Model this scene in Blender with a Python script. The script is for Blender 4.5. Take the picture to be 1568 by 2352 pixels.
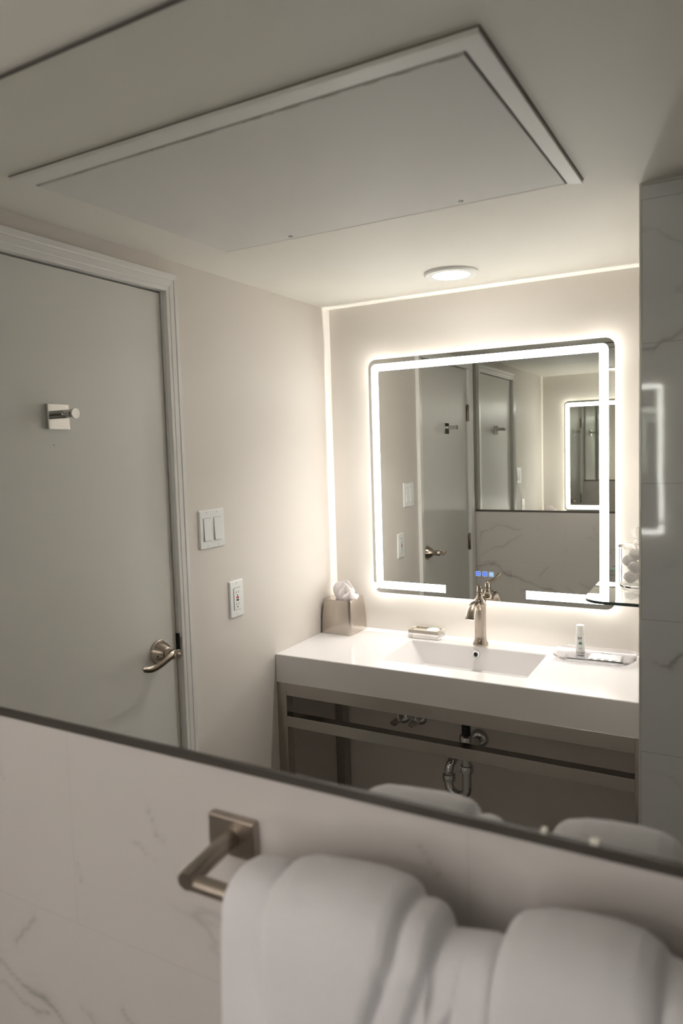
import bpy, bmesh, math, random
from mathutils import Vector, Matrix, Euler

PI = math.pi
scene = bpy.context.scene
COL = scene.collection
for o in list(bpy.data.objects):
    bpy.data.objects.remove(o, do_unlink=True)

# =====================================================================
# CAMERA, WORLD, EXPOSURE
# Scene frame: the tiled wall with the big mirror is the plane y = 0, the
# room lies at y < 0.  "d" below is the distance from that wall (y = -d).
# =====================================================================
CAM_D, CAM_H = 0.6689, 1.58
yaw, pitch, roll = -0.5053, -0.0748, -0.0301
F_PX, PPX, PPY = 1636.85, 789.57, 1154.91
cam_data = bpy.data.cameras.new('camera')
cam = bpy.data.objects.new('camera', cam_data)
COL.objects.link(cam)
scene.camera = cam
fw = Vector((math.sin(yaw) * math.cos(pitch), math.cos(yaw) * math.cos(pitch), math.sin(pitch)))
rt = Vector((math.cos(yaw), -math.sin(yaw), 0))
up = rt.cross(fw)
r2 = math.cos(roll) * rt + math.sin(roll) * up
u2 = -math.sin(roll) * rt + math.cos(roll) * up
M = Matrix((r2, u2, -fw)).transposed().to_4x4()
M.translation = Vector((0, -CAM_D, CAM_H))
cam.matrix_world = M
cam_data.sensor_fit = 'VERTICAL'
cam_data.sensor_height = 36.0
cam_data.lens = F_PX / 2352 * 36.0
cam_data.shift_x = -(PPX - 784) / 2352
cam_data.shift_y = (PPY - 1176) / 2352
cam_data.clip_start = 0.02
cam_data.dof.use_dof = True
cam_data.dof.focus_distance = 2.35
cam_data.dof.aperture_fstop = 3.3

scene.view_settings.view_transform = 'Standard'
scene.view_settings.look = 'None'
scene.view_settings.gamma = 1.0
scene.view_settings.use_curve_mapping = False
scene.view_settings.exposure = 2.12

cy = scene.cycles
cy.max_bounces = 14
cy.diffuse_bounces = 6
cy.glossy_bounces = 12
cy.transmission_bounces = 10
cy.transparent_max_bounces = 12
cy.caustics_reflective = True
cy.caustics_refractive = True
cy.blur_glossy = 0.3
cy.sample_clamp_indirect = 4.0

world = bpy.data.worlds.new('world')
scene.world = world
world.use_nodes = True
world.node_tree.nodes['Background'].inputs[0].default_value = (0.9, 0.88, 0.85, 1)
world.node_tree.nodes['Background'].inputs[1].default_value = 0.0

# emission strengths of the lamps of the room
BAND_E = 5.9          # lit band on the front of the lighted mirror
BACK_E = 220.0         # strip behind the lighted mirror
SPOT_W = 7.5          # beam of the recessed lamp
DOWN_E = 4.0         # its frosted lens
CORE_E = 9.0        # the lamp module at the middle of the lens         # recessed lamp above the basin
LED_COL = (1.0, 0.98, 0.945)
DOWN_COL = (1.0, 0.965, 0.93)

# room measures
L = -1.3506           # left wall (the door wall)
B = 1.702             # depth of the wall with the lighted mirror
C = 2.104             # ceiling
R = 1.25              # right end of the room
TX, TD = -0.1765, 0.948   # corner of the tiled wing wall
NX = -0.181           # its plastered side by the basin

# =====================================================================
# MATERIALS
# =====================================================================
def mat(name, col=(.8, .8, .8), rough=.5, metal=0., spec=.5, **kw):
    m = bpy.data.materials.new(name)
    m.use_nodes = True
    b = m.node_tree.nodes['Principled BSDF']
    b.inputs['Base Color'].default_value = (*col, 1)
    b.inputs['Roughness'].default_value = rough
    b.inputs['Metallic'].default_value = metal
    b.inputs['Specular IOR Level'].default_value = spec
    for k, v in kw.items():
        b.inputs[k.replace('_', ' ')].default_value = v
    return m

def N(m, typ, **kw):
    n = m.node_tree.nodes.new(typ)
    for k, v in kw.items():
        setattr(n, k, v)
    return n

def lk(m, a, b):
    m.node_tree.links.new(a, b)

def coords(m):
    g = N(m, 'ShaderNodeNewGeometry')
    return g.outputs['Position']

def bump(m, scale, strength, dist=.001, detail=3.):
    b = m.node_tree.nodes['Principled BSDF']
    t = N(m, 'ShaderNodeTexNoise')
    t.inputs['Scale'].default_value = scale
    t.inputs['Detail'].default_value = detail
    tc = N(m, 'ShaderNodeTexCoord')
    lk(m, tc.outputs['Object'], t.inputs['Vector'])
    bp = N(m, 'ShaderNodeBump')
    bp.inputs['Strength'].default_value = strength
    bp.inputs['Distance'].default_value = dist
    lk(m, t.outputs['Fac'], bp.inputs['Height'])
    lk(m, bp.outputs['Normal'], b.inputs['Normal'])
    return m

def tint_noise(m, c1, c2, scale=1.5, detail=3.):
    """slow mottling of the paint between two near colours"""
    b = m.node_tree.nodes['Principled BSDF']
    t = N(m, 'ShaderNodeTexNoise')
    t.inputs['Scale'].default_value = scale
    t.inputs['Detail'].default_value = detail
    tc = N(m, 'ShaderNodeTexCoord')
    lk(m, tc.outputs['Object'], t.inputs['Vector'])
    r = N(m, 'ShaderNodeValToRGB')
    r.color_ramp.elements[0].position = .35
    r.color_ramp.elements[1].position = .65
    r.color_ramp.elements[0].color = (*c1, 1)
    r.color_ramp.elements[1].color = (*c2, 1)
    lk(m, t.outputs['Fac'], r.inputs['Fac'])
    lk(m, r.outputs['Color'], b.inputs['Base Color'])
    return m

M_wall = bump(tint_noise(mat('wall_paint', rough=.55, spec=.3), (.655, .612, .572), (.668, .626, .584)), 90, .12)
M_ceil = bump(tint_noise(mat('ceiling_paint', rough=.6, spec=.3), (.725, .708, .655), (.740, .722, .670)), 60, .12)
M_door = bump(tint_noise(mat('door_paint', rough=.36, spec=.4), (.670, .660, .625), (.682, .672, .635)), 40, .08)
M_trim = mat('trim_paint', (.74, .73, .71), .28, spec=.45)
M_panel = bump(mat('panel_paint', (.67, .66, .64), .6, spec=.3), 30, .06)
M_frame = mat('panel_frame_paint', (.72, .71, .69), .45)
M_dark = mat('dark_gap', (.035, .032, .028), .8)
M_floor = tint_noise(mat('floor_tile', rough=.4), (.27, .25, .225), (.31, .29, .26), 6)
M_chrome = mat('chrome', (.66, .66, .65), .06, 1.)
M_nickel = bump(mat('brushed_nickel', (.45, .39, .33), .19, 1.), 260, .1, .0003)
M_nickel_dk = bump(mat('satin_nickel_bar', (.42, .37, .32), .30, 1.), 260, .1, .0003)
M_steel = bump(mat('satin_steel', (.50, .47, .43), .22, 1.), 180, .1, .0003)
M_plastic = mat('white_plastic', (.77, .78, .77), .3)
M_quartz = mat('white_solid_surface', (.78, .758, .758), .14, spec=.5)
M_towel = mat('white_terry', (.88, .855, .875), .95, spec=.1, Sheen_Weight=.25)
bump(M_towel, 420, .55, .0025, 5)
M_black = mat('black_plastic', (.012, .012, .014), .35)
M_screw = mat('screw_grey', (.55, .55, .53), .4)
M_red = mat('red_plastic', (.42, .02, .03), .4)
M_slot = mat('slot_dark', (.05, .05, .05), .7)
M_ink = mat('black_ink', (.02, .02, .02), .6)
M_green = mat('green_ink', (.10, .24, .12), .6)
M_greyink = mat('grey_ink', (.42, .44, .44), .6)
M_soap = mat('soap', (.86, .86, .83), .35, Subsurface_Weight=.0)
M_cotton = bump(mat('cotton', (.92, .89, .88), 1., spec=.05), 120, .8, .003)
M_tissue = mat('tissue', (.88, .86, .87), .9, spec=.1)
_tr = N(M_tissue, 'ShaderNodeBsdfTranslucent'); _tr.inputs[0].default_value = (.97, .95, .95, 1)
_mx = N(M_tissue, 'ShaderNodeMixShader'); _mx.inputs[0].default_value = .6
lk(M_tissue, M_tissue.node_tree.nodes['Principled BSDF'].outputs[0], _mx.inputs[1])
lk(M_tissue, _tr.outputs[0], _mx.inputs[2])
lk(M_tissue, _mx.outputs[0], M_tissue.node_tree.nodes['Material Output'].inputs[0])
M_mirror = mat('mirror_silver', (.80, .805, .78), 0.0, 1.)
M_mirror2 = mat('mirror_silver_lighted', (.86, .87, .84), 0.0, 1.)
M_edge = mat('mirror_edge', (.10, .12, .10), .3)

def glass(name, col, ior=1.46, rough=0.):
    return mat(name, col, rough, 0., .5, Transmission_Weight=1., IOR=ior)
M_acryl = glass('clear_acrylic', (.97, .96, .965), 1.45)
M_tray = glass('clear_lilac_acrylic', (.975, .97, .995), 1.22)
M_jar = glass('clear_glass', (.99, .99, .985), 1.45)
M_shelf = glass('shelf_glass', (.965, .985, .97), 1.5)
M_shelf_edge = mat('green_glass_edge', (.03, .06, .045), .1)
M_wrap = glass('clear_wrapper', (.97, .97, .98), 1.25, .12)
M_bottle = mat('bottle_plastic', (.84, .85, .84), .3)

def emit(name, col, e):
    m = bpy.data.materials.new(name)
    m.use_nodes = True
    nt = m.node_tree
    nt.nodes.clear()
    em = nt.nodes.new('ShaderNodeEmission')
    em.inputs[0].default_value = (*col, 1)
    em.inputs[1].default_value = e
    out = nt.nodes.new('ShaderNodeOutputMaterial')
    nt.links.new(em.outputs[0], out.inputs[0])
    return m
M_band = emit('lit_band', LED_COL, BAND_E)
M_back = emit('back_strip', LED_COL, BACK_E)
M_lens = emit('lamp_lens', DOWN_COL, DOWN_E)
M_core = emit('lamp_core', DOWN_COL, CORE_E)
M_blue = emit('blue_key', (.10, .17, 1.0), .34)
M_blue2 = emit('pale_blue_key', (.42, .62, 1.0), .22)

VA = 'vein_map'
def marble(name, base, vein, tw, th, x0, z0, rough=.06, axis='x', joint=.0012, joint_col=(.50, .49, .47), vein_amt=1.0, seed=0., vscale=2.0):
    """large polished porcelain tiles with grey veins; running bond joints"""
    m = mat(name, base, rough, 0., .5)
    bs = m.node_tree.nodes['Principled BSDF']
    pos = coords(m)
    sp = N(m, 'ShaderNodeSeparateXYZ'); lk(m, pos, sp.inputs[0])
    def mth(op, a, b=None, c=None):
        n = N(m, 'ShaderNodeMath', operation=op)
        for i, v in enumerate((a, b, c)):
            if v is None: continue
            if isinstance(v, (int, float)): n.inputs[i].default_value = v
            else: lk(m, v, n.inputs[i])
        return n.outputs[0]
    u = sp.outputs['X'] if axis == 'x' else sp.outputs['Y']
    v = mth('DIVIDE', mth('SUBTRACT', sp.outputs['Z'], z0), th)
    row = mth('FLOOR', v)
    half = mth('MULTIPLY', mth('MODULO', mth('ABSOLUTE', row), 2.), .5)
    uu = mth('ADD', mth('DIVIDE', mth('SUBTRACT', u, x0), tw), half)
    colid = mth('FLOOR', uu)
    fu = mth('FRACT', uu); fv = mth('FRACT', v)
    du = mth('MULTIPLY', mth('MINIMUM', fu, mth('SUBTRACT', 1., fu)), tw)
    dv = mth('MULTIPLY', mth('MINIMUM', fv, mth('SUBTRACT', 1., fv)), th)
    jt = mth('LESS_THAN', mth('MINIMUM', du, dv), joint)
    # per-tile offset of the vein pattern
    cx = N(m, 'ShaderNodeCombineXYZ')
    lk(m, mth('MULTIPLY', colid, 3.71), cx.inputs[0])
    lk(m, mth('ADD', mth('MULTIPLY', row, 5.37), seed), cx.inputs[1])
    lk(m, mth('ADD', mth('MULTIPLY', row, 1.93), mth('MULTIPLY', colid, 2.3)), cx.inputs[2])
    ad = N(m, 'ShaderNodeVectorMath', operation='ADD')
    lk(m, pos, ad.inputs[0]); lk(m, cx.outputs[0], ad.inputs[1])
    mp = N(m, 'ShaderNodeMapping')
    mp.inputs['Rotation'].default_value = (0, math.radians(35), 0)
    mp.inputs['Scale'].default_value = (1.0, 1.0, 2.1)
    lk(m, ad.outputs[0], mp.inputs[0])
    n1 = N(m, 'ShaderNodeTexNoise'); n1.inputs['Scale'].default_value = vscale
    n1.inputs['Detail'].default_value = 5.; n1.inputs['Roughness'].default_value = .55
    n1.inputs['Distortion'].default_value = .7
    lk(m, mp.outputs[0], n1.inputs['Vector'])
    n2 = N(m, 'ShaderNodeTexNoise'); n2.inputs['Scale'].default_value = 2.6
    n2.inputs['Detail'].default_value = 2.
    lk(m, ad.outputs[0], n2.inputs['Vector'])
    n3 = N(m, 'ShaderNodeTexNoise'); n3.inputs['Scale'].default_value = 1.7
    n3.inputs['Detail'].default_value = 3.
    lk(m, mp.outputs[0], n3.inputs['Vector'])
    dist = mth('ABSOLUTE', mth('SUBTRACT', n1.outputs['Fac'], .5))
    thin = mth('SUBTRACT', 1., mth('MULTIPLY', dist, 75.)); thin = mth('MAXIMUM', thin, 0.)
    soft = mth('MAXIMUM', mth('SUBTRACT', 1., mth('MULTIPLY', dist, 14.)), 0.)
    gate = mth('MULTIPLY', mth('SUBTRACT', n2.outputs['Fac'], .52), 9.); gate = mth('MINIMUM', mth('MAXIMUM', gate, 0.), 1.)
    v1 = mth('MULTIPLY', mth('ADD', mth('MULTIPLY', thin, .75), mth('MULTIPLY', soft, .16)), gate)
    v2 = mth('MULTIPLY', mth('MAXIMUM', mth('SUBTRACT', n3.outputs['Fac'], .56), 0.), .5)
    at = N(m, 'ShaderNodeAttribute', attribute_name='vein_map')
    fac = mth('MINIMUM', mth('ADD', mth('MULTIPLY', mth('ADD', v1, v2), vein_amt), at.outputs['Fac']), 1.)
    mx = N(m, 'ShaderNodeMix', data_type='RGBA')
    mx.inputs[6].default_value = (*base, 1); mx.inputs[7].default_value = (*vein, 1)
    lk(m, fac, mx.inputs[0])
    mj = N(m, 'ShaderNodeMix', data_type='RGBA')
    lk(m, jt, mj.inputs[0]); lk(m, mx.outputs[2], mj.inputs[6])
    mj.inputs[7].default_value = (*joint_col, 1)
    lk(m, mj.outputs[2], bs.inputs['Base Color'])
    # faint waviness of the glaze
    w = N(m, 'ShaderNodeTexNoise'); w.inputs['Scale'].default_value = 3.
    w.inputs['Detail'].default_value = 1.
    lk(m, ad.outputs[0], w.inputs['Vector'])
    bp = N(m, 'ShaderNodeBump'); bp.inputs['Strength'].default_value = .12
    bp.inputs['Distance'].default_value = .004
    lk(m, w.outputs['Fac'], bp.inputs['Height']); lk(m, bp.outputs['Normal'], bs.inputs['Normal'])
    return m

M_marble_a = marble('marble_tile_mirror_wall', (.66, .62, .60), (.31, .295, .27), .596, .2905, -.535, 1.195 - .2905 * 4, .10, joint_col=(.60, .57, .54), joint=.0008, vein_amt=.45, vscale=1.5, seed=1.)
M_marble_w = marble('marble_tile_wing', (.66, .675, .68), (.25, .23, .22), .596, .2905, -.1765 - .596 * 1, 1.780 - .2905 * 6, .045, joint_col=(.42, .42, .40), joint=.0007, seed=9., vein_amt=.35, vscale=1.2)

# =====================================================================
# MESH HELPERS
# =====================================================================
def link(name, bm, m, parent=None, smooth=False, angle=None):
    bmesh.ops.recalc_face_normals(bm, faces=bm.faces[:])
    me = bpy.data.meshes.new(name)
    bm.to_mesh(me)
    bm.free()
    if smooth:
        for p in me.polygons:
            p.use_smooth = True
        if angle is not None:
            try:
                me.set_sharp_from_angle(angle=angle)
            except Exception:
                pass
    o = bpy.data.objects.new(name, me)
    COL.objects.link(o)
    for mm in (m if isinstance(m, (list, tuple)) else [m]):
        me.materials.append(mm)
    if parent is not None:
        o.parent = parent
        o.matrix_parent_inverse = Matrix.Translation(-Vector(parent.location))
    return o

def tag(o, label=None, cat=None, group=None, kind=None):
    if label: o['label'] = label
    if cat: o['category'] = cat
    if group: o['group'] = group
    if kind: o['kind'] = kind
    return o

def thing(name, label, cat, x, d, z, group=None):
    o = bpy.data.objects.new(name, None)
    o.empty_display_size = .03
    COL.objects.link(o)
    o.location = (x, -d, z)
    return tag(o, label, cat, group)

def struct(name, bm, m, label=None, **kw):
    o = link(name, bm, m, **kw)
    o['kind'] = 'structure'
    if label: o['label'] = label
    return o

def box(bm, x0, x1, d0, d1, z0, z1, bev=0., seg=2):
    vs = [bm.verts.new((x, -d, z)) for x in (x0, x1) for d in (d0, d1) for z in (z0, z1)]
    q = [(0, 1, 3, 2), (4, 6, 7, 5), (0, 4, 5, 1), (2, 3, 7, 6), (0, 2, 6, 4), (1, 5, 7, 3)]
    fs = [bm.faces.new([vs[i] for i in f]) for f in q]
    if bev:
        es = list({e for f in fs for e in f.edges})
        bmesh.ops.bevel(bm, geom=es, offset=bev, segments=seg, profile=.5, affect='EDGES')
    return bm

def BX(*a, **k):
    return box(bmesh.new(), *a, **k)

def prism(bm, pts, axis, a, b):
    """polygon pts (2D) extruded along axis from a to b. axis 'd': pts (x,z); 'z': pts (x,d); 'x': pts (d,z)"""
    def P(p, t):
        if axis == 'd': return (p[0], -t, p[1])
        if axis == 'z': return (p[0], -p[1], t)
        return (t, -p[0], p[1])
    A = [bm.verts.new(P(p, a)) for p in pts]
    Bv = [bm.verts.new(P(p, b)) for p in pts]
    n = len(pts)
    bm.faces.new(A); bm.faces.new(Bv)
    for i in range(n):
        bm.faces.new((A[i], A[(i + 1) % n], Bv[(i + 1) % n], Bv[i]))
    return bm

def rrect(x0, x1, z0, z1, r, n=8, corners=(1, 1, 1, 1)):
    """rounded rectangle ccw from lower left; corners = (ll, lr, ur, ul) flags"""
    out = []
    cs = [(x0 + r, z0 + r, PI, corners[0], x0, z0), (x1 - r, z0 + r, 1.5 * PI, corners[1], x1, z0),
          (x1 - r, z1 - r, 0, corners[2], x1, z1), (x0 + r, z1 - r, .5 * PI, corners[3], x0, z1)]
    for cx, cz, a0, fl, px, pz in cs:
        if fl:
            for i in range(n + 1):
                a = a0 + .5 * PI * i / n
                out.append((cx + r * math.cos(a), cz + r * math.sin(a)))
        else:
            out.append((px, pz))
    return out

def ring_prism(bm, outer, inner, axis, a, b):
    def P(p, t):
        if axis == 'd': return (p[0], -t, p[1])
        if axis == 'z': return (p[0], -p[1], t)
        return (t, -p[0], p[1])
    n = len(outer)
    V = [[bm.verts.new(P(p, t)) for p in pts] for pts in (outer, inner) for t in (a, b)]
    oa, ob, ia, ib = V
    for i in range(n):
        j = (i + 1) % n
        bm.faces.new((oa[i], oa[j], ia[j], ia[i]))
        bm.faces.new((ob[i], ob[j], ib[j], ib[i]))
        bm.faces.new((oa[i], oa[j], ob[j], ob[i]))
        bm.faces.new((ia[i], ia[j], ib[j], ib[i]))
    return bm

def lathe(bm, prof, origin, axis=(0, 0, 1), n=32, cap=True):
    """profile (r, h) around an axis (scene xyz) from origin"""
    ax = Vector(axis).normalized()
    t = Vector((1, 0, 0)) if abs(ax.x) < .9 else Vector((0, 1, 0))
    e1 = ax.cross(t).normalized(); e2 = ax.cross(e1)
    O = Vector(origin)
    rings = []
    for r, h in prof:
        if r < 1e-6:
            rings.append([bm.verts.new(O + ax * h)])
        else:
            rings.append([bm.verts.new(O + ax * h + e1 * (r * math.cos(2 * PI * i / n)) + e2 * (r * math.sin(2 * PI * i / n))) for i in range(n)])
    for A, Bv in zip(rings[:-1], rings[1:]):
        if len(A) == 1 and len(Bv) == 1: continue
        for i in range(n):
            j = (i + 1) % n
            if len(A) == 1: bm.faces.new((A[0], Bv[i], Bv[j]))
            elif len(Bv) == 1: bm.faces.new((A[i], A[j], Bv[0]))
            else: bm.faces.new((A[i], A[j], Bv[j], Bv[i]))
    if cap:
        for Rg in (rings[0], rings[-1]):
            if len(Rg) > 2: bm.faces.new(Rg)
    return bm

def smooth_path(pts, n=6):
    """Catmull-Rom through the points"""
    P = [Vector(p) for p in pts]
    P = [P[0] * 2 - P[1]] + P + [P[-1] * 2 - P[-2]]
    out = []
    for i in range(1, len(P) - 2):
        for k in range(n):
            t = k / n
            a, b, c, e = P[i - 1], P[i], P[i + 1], P[i + 2]
            out.append(.5 * ((2 * b) + (-a + c) * t + (2 * a - 5 * b + 4 * c - e) * t * t + (-a + 3 * b - 3 * c + e) * t ** 3))
    out.append(P[-2].copy())
    return out

def sweep(bm, path, sec, upv=(0, 0, 1), n=16):
    """sweep an ellipse along path. sec(t)->(half width, half height)"""
    rings = []
    m = len(path)
    for k, p in enumerate(path):
        a = path[max(k - 1, 0)]; b = path[min(k + 1, m - 1)]
        t = (b - a).normalized()
        s = t.cross(Vector(upv))
        if s.length < 1e-4: s = t.cross(Vector((1, 0, 0)))
        s.normalize(); v = s.cross(t).normalized()
        w, h = sec(k / (m - 1))
        rings.append([bm.verts.new(p + s * (w * math.cos(2 * PI * i / n)) + v * (h * math.sin(2 * PI * i / n))) for i in range(n)])
    for A, Bv in zip(rings[:-1], rings[1:]):
        for i in range(n):
            j = (i + 1) % n
            bm.faces.new((A[i], A[j], Bv[j], Bv[i]))
    bm.faces.new(rings[0]); bm.faces.new(rings[-1])
    return bm

def V3(x, d, z):
    return (x, -d, z)

# =====================================================================
# ROOM SHELL
# =====================================================================
DZ = 2.011            # top of the door leaf
D0, D1 = .100, .800   # door leaf, in depth
# wall with the big mirror (direct view): tiled up to the mirror, painted core behind
TILE_TOP = 1.193
struct('wall_front', BX(L - .12, R + .1, -.12, -.012, 0, C), M_wall, 'plastered wall behind the big mirror')
from mathutils import noise
def veined_slab(name, x0, x1, d0, d1, z0, z1, face_d, veins, m, label, step=.005, xfine=None):
    """tiled slab whose front face is a fine grid carrying the vein pattern of the stone"""
    xf = xfine or x1
    xs = [x0 + (xf - x0) * i / int((xf - x0) / step) for i in range(int((xf - x0) / step) + 1)]
    if xf < x1: xs += [xf + (x1 - xf) * i / 8 for i in range(1, 9)]
    nz = int((z1 - z0) / step); zs = [z0 + (z1 - z0) * i / nz for i in range(nz + 1)]
    bm = bmesh.new()
    back = d1 if face_d == d0 else d0
    g = [[bm.verts.new((x, -face_d, z)) for z in zs] for x in xs]
    for i in range(len(xs) - 1):
        for j in range(nz):
            bm.faces.new((g[i][j], g[i + 1][j], g[i + 1][j + 1], g[i][j + 1]))
    k = [bm.verts.new((x, -back, z)) for x, z in ((x0, z0), (x1, z0), (x1, z1), (x0, z1))]
    bm.faces.new(k)
    bm.faces.new([g[i][0] for i in range(len(xs))] + [k[1], k[0]])
    bm.faces.new([g[i][nz] for i in range(len(xs))] + [k[2], k[3]])
    bm.faces.new(g[0] + [k[3], k[0]])
    bm.faces.new(g[-1] + [k[2], k[1]])
    o = struct(name, bm, m, label)
    segs = []
    for w, amt, pl in veins:
        for (xa, za), (xb, zb) in zip(pl[:-1], pl[1:]):
            segs.append((xa, za, xb, zb, w * .62, amt * .74))
    at = o.data.attributes.new('vein_map', 'FLOAT', 'POINT')
    vals = [0.0] * len(o.data.vertices)
    for vi, v in enumerate(o.data.vertices):
        x, y, z = v.co
        if abs(y + face_d) > 1e-5: continue
        nx = x + .016 * noise.noise(Vector((x * 14, z * 14, 1.7))) + .005 * noise.noise(Vector((x * 55, z * 55, 4.)))
        nz_ = z + .016 * noise.noise(Vector((x * 14, z * 14, 9.1))) + .005 * noise.noise(Vector((x * 55, z * 55, 7.)))
        best = 0.
        for xa, za, xb, zb, w, amt in segs:
            if min(xa, xb) - .05 > nx or max(xa, xb) + .05 < nx or min(za, zb) - .05 > nz_ or max(za, zb) + .05 < nz_: continue
            ex, ez = xb - xa, zb - za
            t = max(0., min(1., ((nx - xa) * ex + (nz_ - za) * ez) / (ex * ex + ez * ez)))
            dd = math.hypot(nx - xa - ex * t, nz_ - za - ez * t)
            q = amt * (math.exp(-(dd / w) ** 2) + .22 * math.exp(-(dd / (w * 4.5)) ** 2))
            q *= .45 + .75 * max(0., .5 + noise.noise(Vector((x * 9, z * 9, 3.3))))
            best = max(best, q)
        vals[vi] = best
    at.data.foreach_set('value', vals)
    return o
VEINS_A = [
    (.0045, .55, [(-1.327, .999), (-1.305, 1.072), (-1.2208, 1.1177), (-1.119, 1.0951), (-1.09, 1.10)]),
    (.0040, .50, [(-1.3204, .9346), (-1.2489, .9712), (-1.171, 1.005), (-1.0818, 1.0535)]),
    (.0055, .80, [(-1.3428, .8686), (-1.2764, .8825), (-1.1985, .8686), (-1.1656, .8321), (-1.0973, .8057), (-1.0225, .7802), (-.9126, .7526), (-.80, .70)]),
    (.0045, .50, [(-.9727, .8334), (-.9285, .8782)]), (.0045, .45, [(-.7582, .8024), (-.6664, .7602), (-.60, .70)]),
    (.0022, .60, [(-.6894, 1.1083), (-.6809, 1.0951), (-.6758, 1.0783), (-.6621, 1.0757)]),
    (.0020, .45, [(-.824, .9967), (-.82, .9684)]),
    (.0030, .60, [(-.2925, 1.1619), (-.2779, 1.1527), (-.2708, 1.1412), (-.2614, 1.1319)]),
    (.0035, .55, [(-1.0924, .7422), (-1.0255, .7418), (-.9834, .7364), (-.9126, .7341)]),
    (.0028, .45, [(-.8371, .783), (-.8111, .7691), (-.7861, .7487)]),
    (.0022, .45, [(-.9869, 1.1174), (-.9771, 1.0917)]), (.0022, .35, [(-.7168, 1.0591), (-.7017, 1.0445), (-.6785, 1.0384)]),
    (.0050, .50, [(-.45, .60), (-.30, .52), (-.12, .50), (.05, .42)]), (.0050, .50, [(.10, 1.05), (.25, 1.0), (.42, .90), (.55, .88)]),
    (.0050, .50, [(-1.2, .45), (-1.0, .38), (-.85, .25)])]
VEINS_W = [
    (.0045, .60, [(-.190, 1.765), (-.1708, 1.7704), (-.1393, 1.7807), (-.1174, 1.7916), (-.0934, 1.8065), (-.02, 1.83)]),
    (.0045, .75, [(-.1484, 1.1092), (-.1272, 1.1024), (-.1122, 1.1276), (-.0957, 1.1388), (-.0777, 1.1454), (.0, 1.18)]),
    (.0060, .22, [(-.1608, .8675), (-.1263, .8647), (-.1009, .8506), (-.02, .82)]),
    (.0060, .35, [(.05, 1.5), (.2, 1.4), (.32, 1.42)]), (.0060, .35, [(-.10, .45), (.1, .35), (.3, .37)])]
veined_slab('wall_front_tile', L, R, -.012, 0, 0, TILE_TOP, 0, VEINS_A, M_marble_a, 'veined marble tiling below the big mirror', xfine=.5)
# door wall, with the door opening
bm = bmesh.new()
JO = .022
for (a, b, c_, e) in ((-.012, D0 - JO, 0, C), (D1 + JO, B, 0, C), (D0 - JO, D1 + JO, DZ + .028, C)):
    box(bm, L - .12, L, a, b, c_, e)
struct('wall_left', bm, M_wall, 'cream plastered wall with the door')
struct('wall_left_hall', BX(L - .16, L - .121, -.012, B, 0, C), M_dark)
# wall behind the basin
struct('wall_back', BX(L - .12, NX, B, B + .12, 0, C), M_wall, 'cream wall behind the basin and lighted mirror')
# wing wall: plastered core with tiled front
struct('wall_right', BX(NX, R + .1, TD + .009, B + .12, 0, C), M_wall, 'plastered side wall of the basin nook')
veined_slab('wall_right_tile', TX, R, TD, TD + .009, 0, C, TD, VEINS_W, M_marble_w, 'grey polished marble tiling of the wing wall', xfine=.3)
struct('wall_end', BX(R, R + .1, -.012, TD + .009, 0, C), M_wall)
struct('trim_1', BX(NX - .0005, TX, TD, TD + .012, 0, C, bev=.0006), mat('tile_edge_trim', (.62, .60, .55), .35, .3), 'pale metal trim on the edge of the tiled wing wall')
struct('floor', BX(L - .12, R + .1, -.12, B + .12, -.05, 0), M_floor)
struct('ceiling', BX(L - .12, R + .1, -.12, B + .12, C, C + .06), M_ceil, 'painted ceiling')
# grout bead where tiling meets ceiling
struct('trim_2', BX(TX, R, TD - .003, TD, C - .006, C), mat('caulk', (.50, .50, .46), .6))

# door casing: moulded profile mitred round the opening
CW = .048
bm = bmesh.new()
prof = [(0, .0120), (.0015, .0132), (.011, .0140), (.0125, .0134), (.015, .0148), (.029, .0160), (.031, .0154), (.034, .0172), (.0465, .0180), (CW, .0165), (CW, 0), (0, 0)]
def casing_ring(o):                       # o = offset outwards, path of 4 corners
    i0, i1, zt = D0 - .0045, D1 + .0045, DZ + .0045
    k = o * .86
    return [(i0 - k, 0), (i0 - k, zt + o), (i1 + k, zt + o), (i1 + k, 0)]
rows = []
for off, hgt in prof:
    rows.append([bm.verts.new((L + hgt, -p[0], p[1])) for p in casing_ring(off)])
for k in range(len(rows)):
    A, Bv = rows[k], rows[(k + 1) % len(rows)]
    for j in range(3):
        bm.faces.new((A[j], A[j + 1], Bv[j + 1], Bv[j]))
bm.faces.new([r[0] for r in rows]); bm.faces.new([r[-1] for r in rows])
struct('trim_3', bm, M_trim, 'white moulded casing around the door')
# jamb lining inside the opening
bm = bmesh.new()
box(bm, L - .12, L - .0005, D1 + .004, D1 + JO, 0, DZ + .028)
box(bm, L - .12, L - .0005, D0 - JO, D0 - .004, 0, DZ + .028)
box(bm, L - .12, L - .0005, D0 - .004, D1 + .004, DZ + .004, DZ + .028)
struct('trim_4', bm, M_trim, 'white door jamb')
struct('baseboard_left', BX(L, L + .012, D1 + .0045 + CW * .86 + .0005, B, 0, .09, bev=.003), M_trim)
struct('baseboard_back', BX(L + .012, NX, B - .012, B, 0, .09, bev=.003), M_trim)

# =====================================================================
# DOOR
# =====================================================================
DF = L - .006         # face of the door leaf
door = thing('door_1', 'flat off-white door with satin nickel lever in moulded white casing', 'door', DF, (D0 + D1) / 2, 0)
door['kind'] = 'structure'
link('door_leaf', BX(DF - .035, DF, D0, D1, .01, DZ, bev=.0015), M_door, door)
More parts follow.
